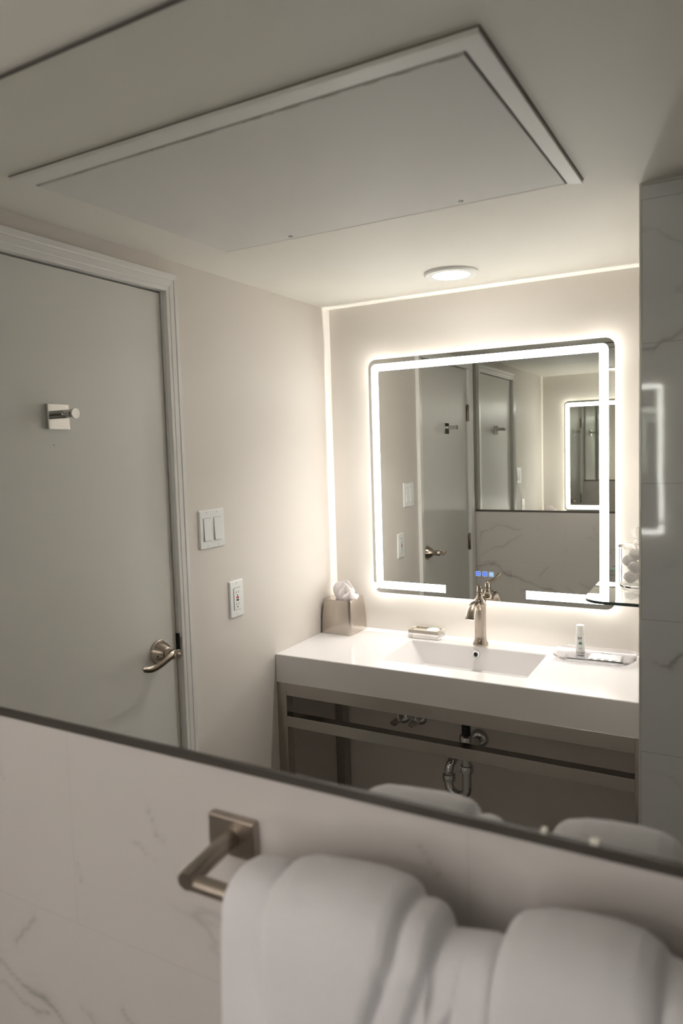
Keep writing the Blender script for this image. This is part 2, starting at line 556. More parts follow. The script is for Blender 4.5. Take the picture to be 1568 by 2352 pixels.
# lever handle
HX, HD, HZ = DF, .732, 1.052
h = link('door_handle', lathe(bmesh.new(), [(.0335, 0), (.0345, .002), (.0335, .005), (.0315, .0055), (.030, .009), (.0245, .020), (.0185, .028), (.0165, .031), (.0135, .0315), (.0125, .036), (.0125, .050)], V3(HX, HD, HZ), (1, 0, 0), 40), M_nickel, door, True, .6)
path = smooth_path([(HX + .060, -(HD + .004), HZ + .001), (HX + .063, -(HD - .014), HZ + .003), (HX + .063, -(HD - .036), HZ - .003), (HX + .060, -(HD - .060), HZ - .012), (HX + .057, -(HD - .082), HZ - .0165), (HX + .056, -(HD - .102), HZ - .013), (HX + .058, -(HD - .120), HZ - .006)], 8)
bm = sweep(bmesh.new(), path, lambda t: (.0036 - .0018 * t, .0112 * (1 - .42 * t) * (1 if t < .93 else max(.25, (1 - t) / .07))), (0, 0, 1), 16)
lathe(bm, [(.0128, .046), (.0142, .050), (.0142, .066), (.0120, .070), (.0060, .070), (.0055, .0725), (0, .073)], V3(HX, HD, HZ), (1, 0, 0), 28)
link('lever', bm, M_nickel, h, True, .6)
bm = bmesh.new()
lathe(bm, [(.0034, .0), (.0034, .0155), (0, .0155)], V3(HX + .0048, HD - .0225, HZ - .004), (1, 0, 0), 12)
link('key_hole', bm, M_black, h)
# latch strike in the jamb
bm = bmesh.new()
box(bm, L - .030, L + .0100, D1 + .0024, D1 + .0044, HZ - .028, HZ + .024)
st = tag(link('strike_plate', bm, M_steel, door), 'satin metal strike plate')
box_b = BX(L - .024, L + .0040, D1 + .0006, D1 + .0046, HZ - .030, HZ + .034)
link('latch_opening', box_b, M_black, st)
# hinges on the mirror side
for hz in (1.765, 1.028, .25):
    bm = lathe(bmesh.new(), [(.0055, -.046), (.0062, -.044), (.0062, .044), (.0055, .046), (.003, .050), (0, .051)], V3(DF + .0068, D0 - .002, hz), (0, 0, 1), 16)
    box(bm, DF - .001, DF + .0022, D0 - .016, D0 + .012, hz - .044, hz + .044)
    tag(link('hinge', bm, mat('aged_nickel', (.26, .22, .18), .3, 1.), door, True, .6), 'dark nickel butt hinge')

# robe hook on the door
hk = thing('robe_hook', 'square polished chrome robe hook screwed high on the door', 'hook', DF, .445, 1.674)
link('mounting_plate', BX(DF, DF + .011, .4155, .4735, 1.645, 1.702, bev=.0012), M_chrome, hk)
bm = lathe(bmesh.new(), [(.0098, 0), (.0098, .030), (.0098, .042), (.0108, .048), (.0118, .050), (.0118, .0535), (.0110, .055), (0, .055)], V3(DF + .011, .4445, 1.678), (1, 0, 0), 32)
link('peg', bm, M_chrome, hk, True, .6)
sc_ = lathe(bmesh.new(), [(.0012, 0), (.0012, .0006), (0, .0006)], V3(DF, .4347, 1.6096), (1, 0, 0), 10)
nh = link('nail_hole', sc_, M_slot); tag(nh, 'tiny dark nail hole in the door below the robe hook', 'hole')

# =====================================================================
# SWITCHES AND OUTLET ON THE DOOR WALL
# =====================================================================
def plate(bm, d0, d1, z0, z1, t=.0055):
    prism(bm, rrect(d0, d1, z0, z1, .004, 4), 'x', L, L + t * .5)
    q = .0035
    A = [bm.verts.new((L + t * .5, -p[0], p[1])) for p in rrect(d0, d1, z0, z1, .004, 4)]
    Bv = [bm.verts.new((L + t, -p[0], p[1])) for p in rrect(d0 + q, d1 - q, z0 + q, z1 - q, .003, 4)]
    for i in range(len(A)):
        bm.faces.new((A[i], A[(i + 1) % len(A)], Bv[(i + 1) % len(A)], Bv[i]))
    bm.faces.new(Bv)
    return bm
def screw(bm, x, d, z, r=.0022):
    lathe(bm, [(r, 0), (r, .0005), (0, .0006)], V3(x, d, z), (1, 0, 0), 12)
sd0, sd1, sz0, sz1 = .9056, 1.0206, 1.303, 1.4165
sw = thing('light_switch', 'white double rocker light switch plate beside the door casing', 'light switch', L, (sd0 + sd1) / 2, (sz0 + sz1) / 2)
link('switch_plate', plate(bmesh.new(), sd0, sd1, sz0, sz1), M_plastic, sw)
zc = (sz0 + sz1) / 2
for dc, tilt in (((sd0 + sd1) / 2 - .023, .9), ((sd0 + sd1) / 2 + .023, 1.4)):
    bm = bmesh.new()
    prism(bm, [(dc - .0172, zc - .0337), (dc + .0172, zc - .0337), (dc + .0172, zc + .0337), (dc - .0172, zc + .0337)], 'x', L + .0050, L + .0057)
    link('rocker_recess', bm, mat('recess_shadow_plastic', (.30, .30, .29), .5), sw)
    bm = bmesh.new()
    zt, zb = zc + .0328, zc - .0328
    hh = .0058 + .0014 * tilt
    pts = [(L + .0057, zb), (L + hh + .0025, zb + .0004), (L + .0066, zt), (L + .0057, zt)]
    A = [bm.verts.new((p[0], -(dc - .0160), p[1])) for p in pts]
    Bv = [bm.verts.new((p[0], -(dc + .0160), p[1])) for p in pts]
    bm.faces.new(A); bm.faces.new(Bv)
    for i in range(4): bm.faces.new((A[i], A[(i + 1) % 4], Bv[(i + 1) % 4], Bv[i]))
    link('rocker', bm, M_plastic, sw)
    for zz in (sz0 + .0085, sz1 - .0085):
        bm = bmesh.new(); screw(bm, L + .0055, dc, zz)
        link('screw', bm, M_screw, sw)
od0, od1, oz0, oz1 = 1.0307, 1.1000, 1.0745, 1.1890
ot = thing('wall_outlet', 'white electrical outlet with red and black test buttons on the cream wall', 'outlet', L, (od0 + od1) / 2, (oz0 + oz1) / 2)
link('outlet_plate', plate(bmesh.new(), od0, od1, oz0, oz1), M_plastic, ot)
oc, oz = (od0 + od1) / 2, (oz0 + oz1) / 2
link('recess', BX(L + .0048, L + .0057, oc - .0172, oc + .0172, oz - .0342, oz + .0342), M_slot, ot)
link('receptacle', BX(L + .0055, L + .0072, oc - .0163, oc + .0163, oz - .0333, oz + .0333, bev=.0004), M_plastic, ot)
link('reset_button', BX(L + .0072, L + .0082, oc - .0055, oc + .0055, oz + .0012, oz + .0072, bev=.0003), M_red, ot)['label'] = 'red button'
link('test_button', BX(L + .0072, L + .0080, oc - .0055, oc + .0055, oz - .0066, oz - .0012, bev=.0003), M_black, ot)['label'] = 'black button'
bm = bmesh.new()
for s in (1, -1):
    zz = oz + (.0205 if s > 0 else -.0155)
    box(bm, L + .0070, L + .0074, oc - .0072, oc - .0056, zz - .0042, zz + .0042)
    box(bm, L + .0070, L + .0074, oc + .0050, oc + .0066, zz - .0036, zz + .0036)
    lathe(bm, [(.0026, 0), (.0026, .0003), (0, .0003)], V3(L + .0071, oc, zz - .0095), (1, 0, 0), 12)
link('plug_slot', bm, M_slot, ot)
for zz in (oz0 + .0085, oz1 - .0085):
    bm = bmesh.new(); screw(bm, L + .0055, oc, zz)
    link('screw', bm, M_screw, ot)

# =====================================================================
# CEILING ACCESS PANEL
# =====================================================================
Pq = [(-1.1705, .2740), (-.3170, .2690), (-.3025, .8400), (-1.1590, .8420)]      # leaf corners (x, d)
Po = [(-1.1890, .2360), (-.2890, .2385), (-.2765, .8580), (-1.1760, .8590)]      # frame outer corners
ap = thing('ceiling_access_panel', 'large painted access panel with mitred frame in the ceiling', 'access panel', -.74, .55, C)
bm = bmesh.new()
names = []
gap = .003
def inset(P, g):
    cx = sum(p[0] for p in P) / 4; cd = sum(p[1] for p in P) / 4
    return [(p[0] + (g if p[0] < cx else -g), p[1] + (g if p[1] < cd else -g)) for p in P]
for k in range(4):
    j = (k + 1) % 4
    th = (.0085, .0080, .0078, .0074)[k]
    bm = bmesh.new()
    prism(bm, [Po[k], Po[j], Pq[j], Pq[k]], 'z', C - th, C)
    bmesh.ops.bevel(bm, geom=[e for e in bm.edges], offset=.0004, segments=1, affect='EDGES')
    link('frame_rail', bm, M_frame if k < 2 else M_ceil, ap)
Pg = [(p[0], p[1]) for p in Pq]
bm = bmesh.new()
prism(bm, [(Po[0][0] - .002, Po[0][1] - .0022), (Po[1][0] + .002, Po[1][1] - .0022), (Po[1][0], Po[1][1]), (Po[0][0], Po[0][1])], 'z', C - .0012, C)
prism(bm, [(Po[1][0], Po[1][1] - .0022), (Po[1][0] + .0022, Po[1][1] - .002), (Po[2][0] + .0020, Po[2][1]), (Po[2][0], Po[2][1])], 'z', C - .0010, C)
link('edge_gap_shade', bm, mat('gap_shade_dark', (.14, .12, .095), .8), ap)  # thin dark strip stands for the frame's shaded side face and gap
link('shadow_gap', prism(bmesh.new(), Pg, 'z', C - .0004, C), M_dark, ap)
gi = [(.0012, .0098), (-.0056, .0090), (-.0044, -.0026), (.0012, -.0026)]
Pl = [(Pq[i][0] + gi[i][0], Pq[i][1] + gi[i][1]) for i in range(4)]
link('panel_leaf', prism(bmesh.new(), Pl, 'z', C - .0078, C - .0004), M_panel, ap)
# chipped sealant along the front gap
random.seed(5)
bm = bmesh.new()
x = -1.160
while x < -.33:
    w = random.uniform(.006, .045)
    dd = .2785 + random.uniform(-.0009, .0012)
    hgt = random.uniform(.0008, .0022)
    if random.random() < .5:
        a = random.uniform(-.0008, .0008)
        prism(bm, [(x, dd), (x + w * .4, dd - hgt * .5 + a), (x + w, dd + a), (x + w * .7, dd + hgt), (x + w * .3, dd + hgt * .8)], 'z', C - .0084, C - .0070)
    x += w + random.uniform(.001, .012)
link('chipped_sealant', bm, mat('old_sealant', (.50, .45, .38), .8), ap)
for sx, sd in ((-.5175, .8173), (-.9488, .8209)):
    bm = bmesh.new()
    lathe(bm, [(.0052, 0), (.0052, -.0006), (.0040, -.0006), (.0038, 0)], V3(sx, sd, C - .0078), (0, 0, 1), 20, cap=False)
    s_ = link('screw', bm, mat('rusty_screw', (.10, .07, .05), .6, .3), ap, True)
    bm = lathe(bmesh.new(), [(.0038, -.0002), (0, -.0003)], V3(sx, sd, C - .0078), (0, 0, 1), 20)
    box(bm, sx - .0034, sx + .0034, sd - .0006, sd + .0006, C - .0085, C - .0081)
    link('screw_head', bm, M_frame, s_)

# =====================================================================
# RECESSED LAMP
# =====================================================================
LX, LD = -.7655, 1.428
dl = thing('recessed_ceiling_light', 'round white recessed ceiling lamp above the basin', 'ceiling light', LX, LD, C)
link('trim_ring', lathe(bmesh.new(), [(.0815, 0), (.0815, -.0045), (.078, -.0085), (.060, -.0095), (.0570, -.0085), (.0570, 0)], V3(LX, LD, C), (0, 0, 1), 64, cap=False), M_plastic, dl, True, .7)
link('lamp_lens', lathe(bmesh.new(), [(.0568, -.0070), (.040, -.0082), (.026, -.0088)], V3(LX, LD, C), (0, 0, 1), 64, cap=False), M_lens, dl, True)
sl = bpy.data.lights.new('lamp_beam', 'SPOT')
sl.energy = SPOT_W; sl.color = DOWN_COL; sl.spot_size = math.radians(112); sl.spot_blend = .9; sl.shadow_soft_size = .022
so_ = bpy.data.objects.new('lamp_beam', sl); COL.objects.link(so_)
so_.parent = dl; so_.location = (0, 0, -.014)
link('lamp_module', lathe(bmesh.new(), [(.026, -.0088), (.013, -.0091), (0, -.0092)], V3(LX, LD, C), (0, 0, 1), 48, cap=False), M_core, dl, True)

# =====================================================================
# BIG WALL MIRROR (direct)
# =====================================================================
MZ = 1.2035
bmr = thing('wall_mirror', 'wide frameless wall mirror reaching the ceiling above the marble tiles', 'mirror', 0, 0, MZ)
link('mirror_glass', BX(L + .006, R - .02, -.006, 0, MZ, C - .0062), M_mirror, bmr)
link('bottom_gap_channel', BX(L + .006, R - .02, -.006, .0035, MZ - .0100, MZ + .0012, bev=.0006), mat('channel_gap_shade', (.075, .065, .055), .4, .3), bmr)  # channel strip coloured dark for the shaded gap below the glass
link('top_gap_strip', BX(L + .006, R - .02, -.006, .0012, C - .0062, C - .0016), mat('gap_shade_top', (.07, .06, .05), .5), bmr)  # dark strip put in for the shade of the gap above the glass
for cx_, w_ in ((-.113, .0045), (-.1597, .003)):
    link('glint_tab', BX(cx_ - w_, cx_ + w_, -.004, .0030, MZ + .0014, MZ + .0062, bev=.0008), mat('pale_glint', (.80, .77, .68), .3, .2), bmr)  # pale tabs stand for lamp glints on the mirror's bevelled edge

# =====================================================================
# LIGHTED MIRROR
# =====================================================================
MF = 1.680            # front face depth
mx0, mx1, mz0_, mz1_ = -1.1820, -.3325, 1.0470, 1.9004
lm = thing('lighted_mirror', 'square frameless mirror with glowing white border on the basin wall', 'mirror', (mx0 + mx1) / 2, MF, mz0_)
bm = prism(bmesh.new(), rrect(mx0, mx1, mz0_, mz1_, .030, 10), 'd', MF, MF + .004)
bm.normal_update()
for f in bm.faces:
    if abs(f.normal.y) < .5: f.material_index = 1
link('mirror_glass', bm, [M_mirror2, mat('polished_glass_edge', (.72, .76, .72), .25)], lm)
# glowing border, open at the middle of the bottom edge
bo = (-1.1700, -.3515, 1.0630, 1.8837); bi = (-1.1425, -.3790, 1.0905, 1.8580)
GA, GB = -.8992, -.6140
outer = rrect(bo[0], bo[1], bo[2], bo[3], .020, 8)
pts = []
# walk outer from the right gap end counter-clockwise to the left gap end, then back along the inner edge
outer_path = [(GB, bo[2])] + rrect(bo[0], bo[1], bo[2], bo[3], .020, 8)[9:] + rrect(bo[0], bo[1], bo[2], bo[3], .020, 8)[:9] + [(GA, bo[2])]
inner_all = rrect(bi[0], bi[1], bi[2], bi[3], .003, 8)
inner_path = [(GB, bi[2])] + inner_all[9:] + inner_all[:9] + [(GA, bi[2])]
bm = bmesh.new()
def strip(bm, A2, B2, d):
    A = [bm.verts.new((p[0], -d, p[1])) for p in A2]
    Bv = [bm.verts.new((p[0], -d, p[1])) for p in B2]
    for i in range(len(A) - 1):
        bm.faces.new((A[i], A[i + 1], Bv[i + 1], Bv[i]))
strip(bm, outer_path, inner_path, MF - .0004)
bmesh.ops.recalc_face_normals(bm, faces=bm.faces[:])
ret = bmesh.ops.extrude_face_region(bm, geom=bm.faces[:])
for v in [g for g in ret['geom'] if isinstance(g, bmesh.types.BMVert)]:
    v.co.y = -(MF - .0001)
tag(link('light_band', bm, M_band, lm), 'glowing white band')
# housing and strip lamp behind the glass
link('back_housing', BX(mx0 + .042, mx1 - .042, MF + .0042, B, mz0_ + .042, mz1_ - .042), M_plastic, lm)
bm = bmesh.new()
q = .034
ring_prism(bm, rrect(mx0 + q, mx1 - q, mz0_ + q, mz1_ - q, .02, 6), rrect(mx0 + q + .003, mx1 - q - .003, mz0_ + q + .003, mz1_ - q - .003, .018, 6), 'd', MF + .0094, MF + .0118)
link('back_light_strip', bm, M_back, lm)
# three touch keys
for kx, km, glyph in ((-.7787, M_blue, 0), (-.7554, M_blue, 1), (-.7324, M_blue2, 2)):
    kz = 1.1390
    s = .0088
    bm = bmesh.new()
    ring_prism(bm, rrect(kx - s, kx + s, kz - s, kz + s, .0035, 5), rrect(kx - s + .0022, kx + s - .0022, kz - s + .0022, kz + s - .0022, .0018, 5), 'd', MF - .0004, MF)
    k_ = link('touch_key', bm, M_blue2, lm)
    bm = bmesh.new()
    prism(bm, rrect(kx - s + .0022, kx + s - .0022, kz - s + .0022, kz + s - .0022, .0018, 5), 'd', MF - .0002, MF)
    link('key_face', bm, km, k_)
    bm = bmesh.new()
    gm = M_blue2
    if glyph == 0:
        box(bm, kx - .0030, kx + .0042, MF - .0006, MF - .0002, kz - .0012, kz + .0012)
        box(bm, kx - .0005, kx + .0012, MF - .0006, MF - .0002, kz - .0040, kz + .0036)
    elif glyph == 1:
        A = []
        for i in range(13):
            a = math.radians(-20 + 200 * i / 12)
            A.append((kx + .0042 * math.cos(a), kz + .0038 * math.sin(a) - .0005))
        Bq = [(kx + (p[0] - kx) * .62, kz + (p[1] - kz) * .62) for p in A]
        strip(bm, A, Bq, MF - .0005)
        box(bm, kx - .0006, kx + .0008, MF - .0006, MF - .0002, kz - .0046, kz - .0006)
    else:
        for r_ in (-.0028, 0, .0028):
            box(bm, kx - .0040, kx + .0040, MF - .0006, MF - .0002, kz + r_ - .0008, kz + r_ + .0008)
        gm = emit('white_glyph', (.75, .95, 1.0), .26)
    link('key_symbol', bm, gm, k_)

# =====================================================================
# VANITY
# =====================================================================
VX0, VX1, VD, VZ, VB = L, NX - .0005, 1.266, .9032, .8085
va = thing('vanity', 'white basin vanity on an open satin metal frame below the lighted mirror', 'vanity', (VX0 + VX1) / 2, (VD + B) / 2, 0)
# top with moulded-in rectangular basin
sx0, sx1, s0, s1 = -1.0050, -.5280, 1.3450, 1.6035
bm = bmesh.new()
def loop(rect, z, r=None):
    x0, x1, a, b = rect
    if r: return [bm.verts.new((p[0], -p[1], z)) for p in rrect(x0, x1, a, b, r, 4)]
    return [bm.verts.new((p[0], -p[1], z)) for p in ((x0, a), (x1, a), (x1, b), (x0, b))]
def bridge(A, Bv):
    n = len(A)
    for i in range(n): bm.faces.new((A[i], A[(i + 1) % n], Bv[(i + 1) % n], Bv[i]))
rr = .004
def R5(x0, x1, a, b, r): return rrect(x0, x1, a, b, r, 4)
def LP(pts, z): return [bm.verts.new((p[0], -p[1], z)) for p in pts]
o_bot = LP(R5(VX0, VX1, VD, B, .002), VB)
o_mid = LP(R5(VX0, VX1, VD, B, .002), VZ - .002)
o_top = LP(R5(VX0 + .002, VX1 - .002, VD + .002, B - .002, .002), VZ)
e0 = LP(R5(sx0, sx1, s0, s1, .006), VZ)
e1 = LP(R5(sx0 + .003, sx1 - .003, s0 + .002, s1 - .002, .006), VZ - .003)
e2 = LP(R5(sx0 + .055, sx1 - .030, s0 + .020, s1 - .012, .012), VZ - .075)
e3 = LP(R5(sx0 + .075, sx1 - .050, s0 + .040, s1 - .030, .02), VZ - .085)
for a_, b_ in ((o_bot, o_mid), (o_mid, o_top), (o_top, e0), (e0, e1), (e1, e2), (e2, e3)): bridge(a_, b_)
bm.faces.new(e3)
u1 = LP(R5(sx0 + .02, sx1 - .02, s0 + .01, s1 - .005, .006), VB)
u2_ = LP(R5(sx0 + .05, sx1 - .03, s0 + .02, s1 - .02, .006), VB - .010)
bridge(o_bot, u1); bridge(u1, u2_); bm.faces.new(u2_)
vt = tag(link('basin_top', bm, M_quartz, va), 'glossy white countertop with moulded basin')
# small upstand of the top against the wall
# overflow ring on the back slope of the basin
ofx, ofz = -.7640, .8790
ofd = s1 - .002 - (VZ - .003 - ofz) / .072 * .010
bm = lathe(bmesh.new(), [(.0145, 0), (.0145, .003), (.0128, .0050), (.0085, .0052), (.0068, .0040), (.0062, .0012)], V3(ofx, ofd, ofz), (0, 1, 0.12), 32, cap=False)
of = link('overflow_ring', bm, M_chrome, vt, True, .8)
link('overflow_hole', lathe(bmesh.new(), [(.0066, .0014), (0, .0014)], V3(ofx, ofd, ofz), (0, 1, .12), 24), M_slot, of)
of['label'] = 'chrome overflow ring'
# metal frame
FX0, FX1 = L + .001, -.1895
T = .037
def leg(x0, d0):
    return BX(x0, x0 + T, d0, d0 + T, 0, VB - .0005, bev=.0008)
for x0 in (FX0, FX1 - T):
    for d0 in (VD + .001, B - T - .014):
        link('leg', leg(x0, d0), M_steel, va)
link('frame_rail', BX(FX0 + T, FX1 - T, VD + .001, VD + .001 + T, VB - .0430, VB - .0005, bev=.0008), M_steel, va)
link('frame_rail', BX(FX0 + T, FX1 - T, B - T - .014, B - .014, VB - .0430, VB - .0005, bev=.0008), M_steel, va)
link('frame_rail', BX(FX0, FX0 + T, VD + .001 + T, B - T - .014, VB - .0430, VB - .0005, bev=.0008), M_steel, va)
link('frame_rail', BX(FX1 - T, FX1, VD + .001 + T, B - T - .014, VB - .0430, VB - .0005, bev=.0008), M_steel, va)
link('towel_rail', BX(FX0 + T, FX1 - T, VD + .001, VD + .001 + T * 1.0, .6585, .6955, bev=.0008), M_steel, va)
for zz in (.10,):
    for (a_, b_, c_, e_) in ((FX0 + T, FX1 - T, VD + .001, VD + .001 + T), (FX0 + T, FX1 - T, B - T - .014, B - .014), (FX0, FX0 + T, VD + .001 + T, B - T - .014), (FX1 - T, FX1, VD + .001 + T, B - T - .014)):
        link('bottom_rail', BX(a_, b_, c_, e_, zz, zz + .03, bev=.0008), M_steel, va)
# drain: black tail piece, chrome trap
TXp = -.7600
td = 1.475
pt = thing('drain_trap', 'chrome drain trap with black tailpiece under the basin', 'drain pipe', TXp, td, .42)
bm = lathe(bmesh.new(), [(.0145, 0), (.0145, .145)], V3(TXp, td, .645), (0, 0, 1), 24)
lathe(bm, [(.018, .115), (.018, .1535)], V3(TXp, td, .645), (0, 0, 1), 24)
tag(link('tailpiece', bm, M_black, pt, True, .6), 'black plastic tailpiece')
bm = bmesh.new()
lathe(bm, [(.0150, -.004), (.0215, -.004), (.0225, .004), (.0225, .018), (.0205, .024), (.0150, .026)], V3(TXp, td, .622), (0, 0, 1), 28, cap=False)
link('slip_nut', bm, M_chrome, pt, True, .6)
lathe_n = [(.0150, -.004), (.0215, -.004), (.0225, .002), (.0225, .010), (.0205, .016), (.0150, .018)]
link('slip_nut', lathe(bmesh.new(), lathe_n, V3(TXp, td, .528), (0, 0, 1), 28, cap=False), M_chrome, pt, True, .6)
path = [Vector(V3(TXp, td, z)) for z in (.648, .62, .58, .54, .50, .48)]
ux = TXp - .066
for i in range(1, 17):
    a = PI * i / 16
    path.append(Vector(V3((TXp + ux) / 2 + .033 * math.cos(a), td + .012 * i / 16, .468 - .033 * math.sin(a))))
path.append(Vector(V3(ux, td + .013, .48)))
path.append(Vector(V3(ux, td + .013, .496)))
link('trap_bend', sweep(bmesh.new(), path, lambda t: (.0158, .0158), (0, 1, 0), 24), M_chrome, pt, True, .7)
link('slip_nut', lathe(bmesh.new(), lathe_n, V3(ux, td + .013, .482), (0, 0, 1), 28, cap=False), M_chrome, pt, True, .6)
p2 = smooth_path([V3(ux, td + .013, .488), V3(ux + .001, td + .014, .520), V3(ux + .010, td + .035, .545), V3(ux + .022, td + .08, .552), V3(ux + .030, 1.60, .548), V3(-.7920, 1.675, .545), V3(-.7910, 1.700, .545)], 6)
link('waste_arm', sweep(bmesh.new(), p2, lambda t: (.0150, .0150), (0, 0, 1), 20), M_chrome, pt, True, .7)
link('wall_flange', lathe(bmesh.new(), [(.034, 0), (.034, .003), (.028, .012), (.018, .016)], V3(-.7910, B, .545), (0, 1, 0), 36), M_chrome, pt, True, .7)
# two angle stops
for k, (vx, vz, lab) in enumerate(((-1.0860, .578, 'left chrome angle stop valve on the wall under the basin'), (-1.0160, .584, 'right chrome angle stop valve on the wall under the basin'))):
    av = thing('angle_stop_valve', lab, 'valve', vx, B, vz)
    link('escutcheon', lathe(bmesh.new(), [(.027, 0), (.027, .003), (.021, .010), (.010, .012)], V3(vx, B, vz), (0, 1, 0), 32), M_chrome, av, True, .7)
    bm = lathe(bmesh.new(), [(.0085, .008), (.0085, .030), (.0115, .031), (.0115, .052), (.008, .054)], V3(vx, B, vz), (0, 1, 0), 24)
    lathe(bm, [(.008, 0), (.008, .020), (.0095, .021), (.0095, .030), (.006, .031), (.005, .05)], V3(vx, B - .042, vz), (0, 0, 1), 20)
    link('valve_body', bm, M_chrome, av, True, .7)
    bm = bmesh.new()
    path = [Vector(V3(vx - .002, B - .054, vz)), Vector(V3(vx - .004, B - .066, vz - .002)), Vector(V3(vx - .005, B - .075, vz - .003))]
    sweep(bm, path, lambda t: (.015, .0095), (0, 0, 1), 20)
    link('valve_knob', bm, M_chrome, av, True, .7)
    bm = sweep(bmesh.new(), smooth_path([V3(vx, B - .042, vz + .05), V3(vx + .01, B - .042, vz + .11), V3(vx + .05, B - .05, vz + .17), V3(vx + .10, B - .06, VB - .001)], 6), lambda t: (.0045, .0045), (1, 0, 0), 12)
    link('supply_hose', bm, M_steel, av, True)

# =====================================================================
# FAUCET
# =====================================================================
fx, fd = -.7600, 1.6370
fa = thing('faucet', 'brushed nickel single-lever faucet standing behind the basin', 'faucet', fx, fd, VZ)
link('base_body', lathe(bmesh.new(), [(.0262, 0), (.0266, .003), (.0258, .007), (.0225, .013), (.0203, .020), (.0192, .032), (.0188, .06), (.0192, .10), (.0198, .130), (.0203, .1405), (.0206, .1415)], V3(fx, fd, VZ), (0, 0, 1), 40), M_nickel, fa, True, .9)
bm = lathe(bmesh.new(), [(.0206, .1430), (.0206, .1460), (.0198, .156), (.0165, .163), (.0118, .166), (.0105, .172), (.0118, .178), (.0118, .1795), (.0095, .181)], V3(fx, fd, VZ), (0, 0, 1), 36)
link('neck', bm, M_nickel, fa, True, .8)
ya = math.radians(16)
dirx, dird = math.sin(ya), -math.cos(ya)
def fp(s, z): return V3(fx + dirx * s, fd + dird * s, VZ + z)
hd = link('lever_hub', lathe(bmesh.new(), [(.0100, .181), (.0100, .196), (.0088, .200), (.005, .202), (0, .2025)], V3(fx, fd, VZ), (0, 0, 1), 28), M_nickel, fa, True, .8)
p2 = smooth_path([fp(-.004, .190), fp(.012, .196), fp(.034, .201), fp(.056, .208), (fp(.080, .219))], 6)
bm = sweep(bmesh.new(), p2, lambda t: (.0082 - .0010 * abs(t - .5) * 2 if t > .15 else .007, .0058 * (1 - t) + .0022), (0, 0, 1), 18)
link('lever', bm, M_nickel, hd, True, .7)
def sp(s, z): return V3(fx, fd - s, VZ + z)
p2 = smooth_path([sp(.008, .122), sp(.026, .140), sp(.050, .151), (sp(.073, .148)), sp(.090, .135), sp(.101, .119), sp(.106, .109)], 6)
bm = sweep(bmesh.new(), p2, lambda t: (.0108 + .0062 * t, .0095 - .0010 * t), (0, 0, 1), 24)
link('spout', bm, M_nickel, fa, True, .9)
link('set_screw', lathe(bmesh.new(), [(.0016, 0.0185), (0, .0195)], V3(fx, fd, VZ + .082), (0.25, 1, 0), 12), M_slot, fa)

# =====================================================================
# TISSUE BOX AND TISSUE
# =====================================================================
tb = thing('tissue_box_cover', 'square brushed metal tissue box cover at the left end of the countertop', 'tissue box', -1.2820, 1.6240, VZ)
tx, tdp = -1.2830, 1.6260
bm = bmesh.new()
secs = [(.0640, 0, .010), (.0645, .003, .011), (.0640, .040, .012), (.0618, .085, .013), (.0588, .118, .014), (.0575, .1265, .014)]
rings = []
for w, z, r in secs:
    rings.append([bm.verts.new((p[0], -p[1], VZ + z)) for p in rrect(tx - w, tx + w, tdp - w, tdp + w, r, 6)])
for a_, b_ in zip(rings[:-1], rings[1:]): bridge(a_, b_)
bm.faces.new(rings[0])
# dished top with oval opening
n = len(rings[-1])
prev = rings[-1]
ctr = Vector((tx, -tdp))
def topz(x, y):
    u_ = (x - tx) / .058; w_ = (y + tdp) / .058
    return VZ + .1265 + .004 * (1 - abs(w_)) * 0 - .006 * max(0, 1 - u_ * u_) * max(0, 1 - w_ * w_)
for f in (.93, .8, .62):
    ring = []
    for v in rings[-1]:
        x_ = tx + (v.co.x - tx) * f; y_ = -tdp + (v.co.y + tdp) * f
        ring.append(bm.verts.new((x_, y_, topz(x_, y_))))
    bridge(prev, ring); prev = ring
ring = []
for v in rings[-1]:
    dx, dy = v.co.x - tx, v.co.y + tdp
    a = math.atan2(dy, dx)
    x_, y_ = tx + .026 * math.cos(a), -tdp + .020 * math.sin(a)
    ring.append(bm.verts.new((x_, y_, topz(x_, y_))))
bridge(prev, ring)
ring2 = [bm.verts.new((v.co.x, v.co.y, v.co.z - .008)) for v in ring]
bridge(ring, ring2)
M_box = bump(mat('brushed_silver', (.52, .47, .42), .20, 1.), 120, .1, .0003)
link('cover', bm, M_box, tb, True, .7)
link('opening', lathe(bmesh.new(), [(.029, .104), (0, .104)], V3(tx, tdp, VZ), (0, 0, 1), 24), M_dark, tb)
# tissue: several folded petals
random.seed(11)
bm = bmesh.new()
def petal(cx, cd, ang, w, hgt, lean, seed):
    rnd = random.Random(seed)
    nu, nv = 14, 12
    g = []
    ph = rnd.uniform(0, 6)
    for j in range(nv + 1):
        t = j / nv
        row = []
        for i in range(nu + 1):
            s = (i / nu - .5) * 2
            ww = w * (.28 + .72 * math.sin(min(1, t * 1.15) * PI * .5)) * (1 - .25 * max(0, t - .75) / .25)
            top = hgt * (1 - .14 * abs(s) ** 1.5 + .05 * math.sin(s * 5 + ph))
            lx = s * ww
            ly = lean * t ** 1.3 - .020 * s * s * t + .002 * math.sin(5 * s + ph) * t
            px_ = cx + lx * math.cos(ang) - ly * math.sin(ang)
            pd_ = cd + lx * math.sin(ang) + ly * math.cos(ang)
            row.append(bm.verts.new(V3(px_, pd_, VZ + .1040 + (.0 + top + .0) * t)))
        g.append(row)
    for j in range(nv):
        for i in range(nu):
            bm.faces.new((g[j][i], g[j][i + 1], g[j + 1][i + 1], g[j + 1][i]))
petal(tx - .004, tdp, .55, .036, .080, -.012, 1)
petal(tx + .000, tdp + .004, .35, .042, .084, .016, 2)
petal(tx + .006, tdp - .004, .75, .034, .074, -.026, 3)
petal(tx + .026, tdp - .002, .60, .032, .058, -.048, 4)
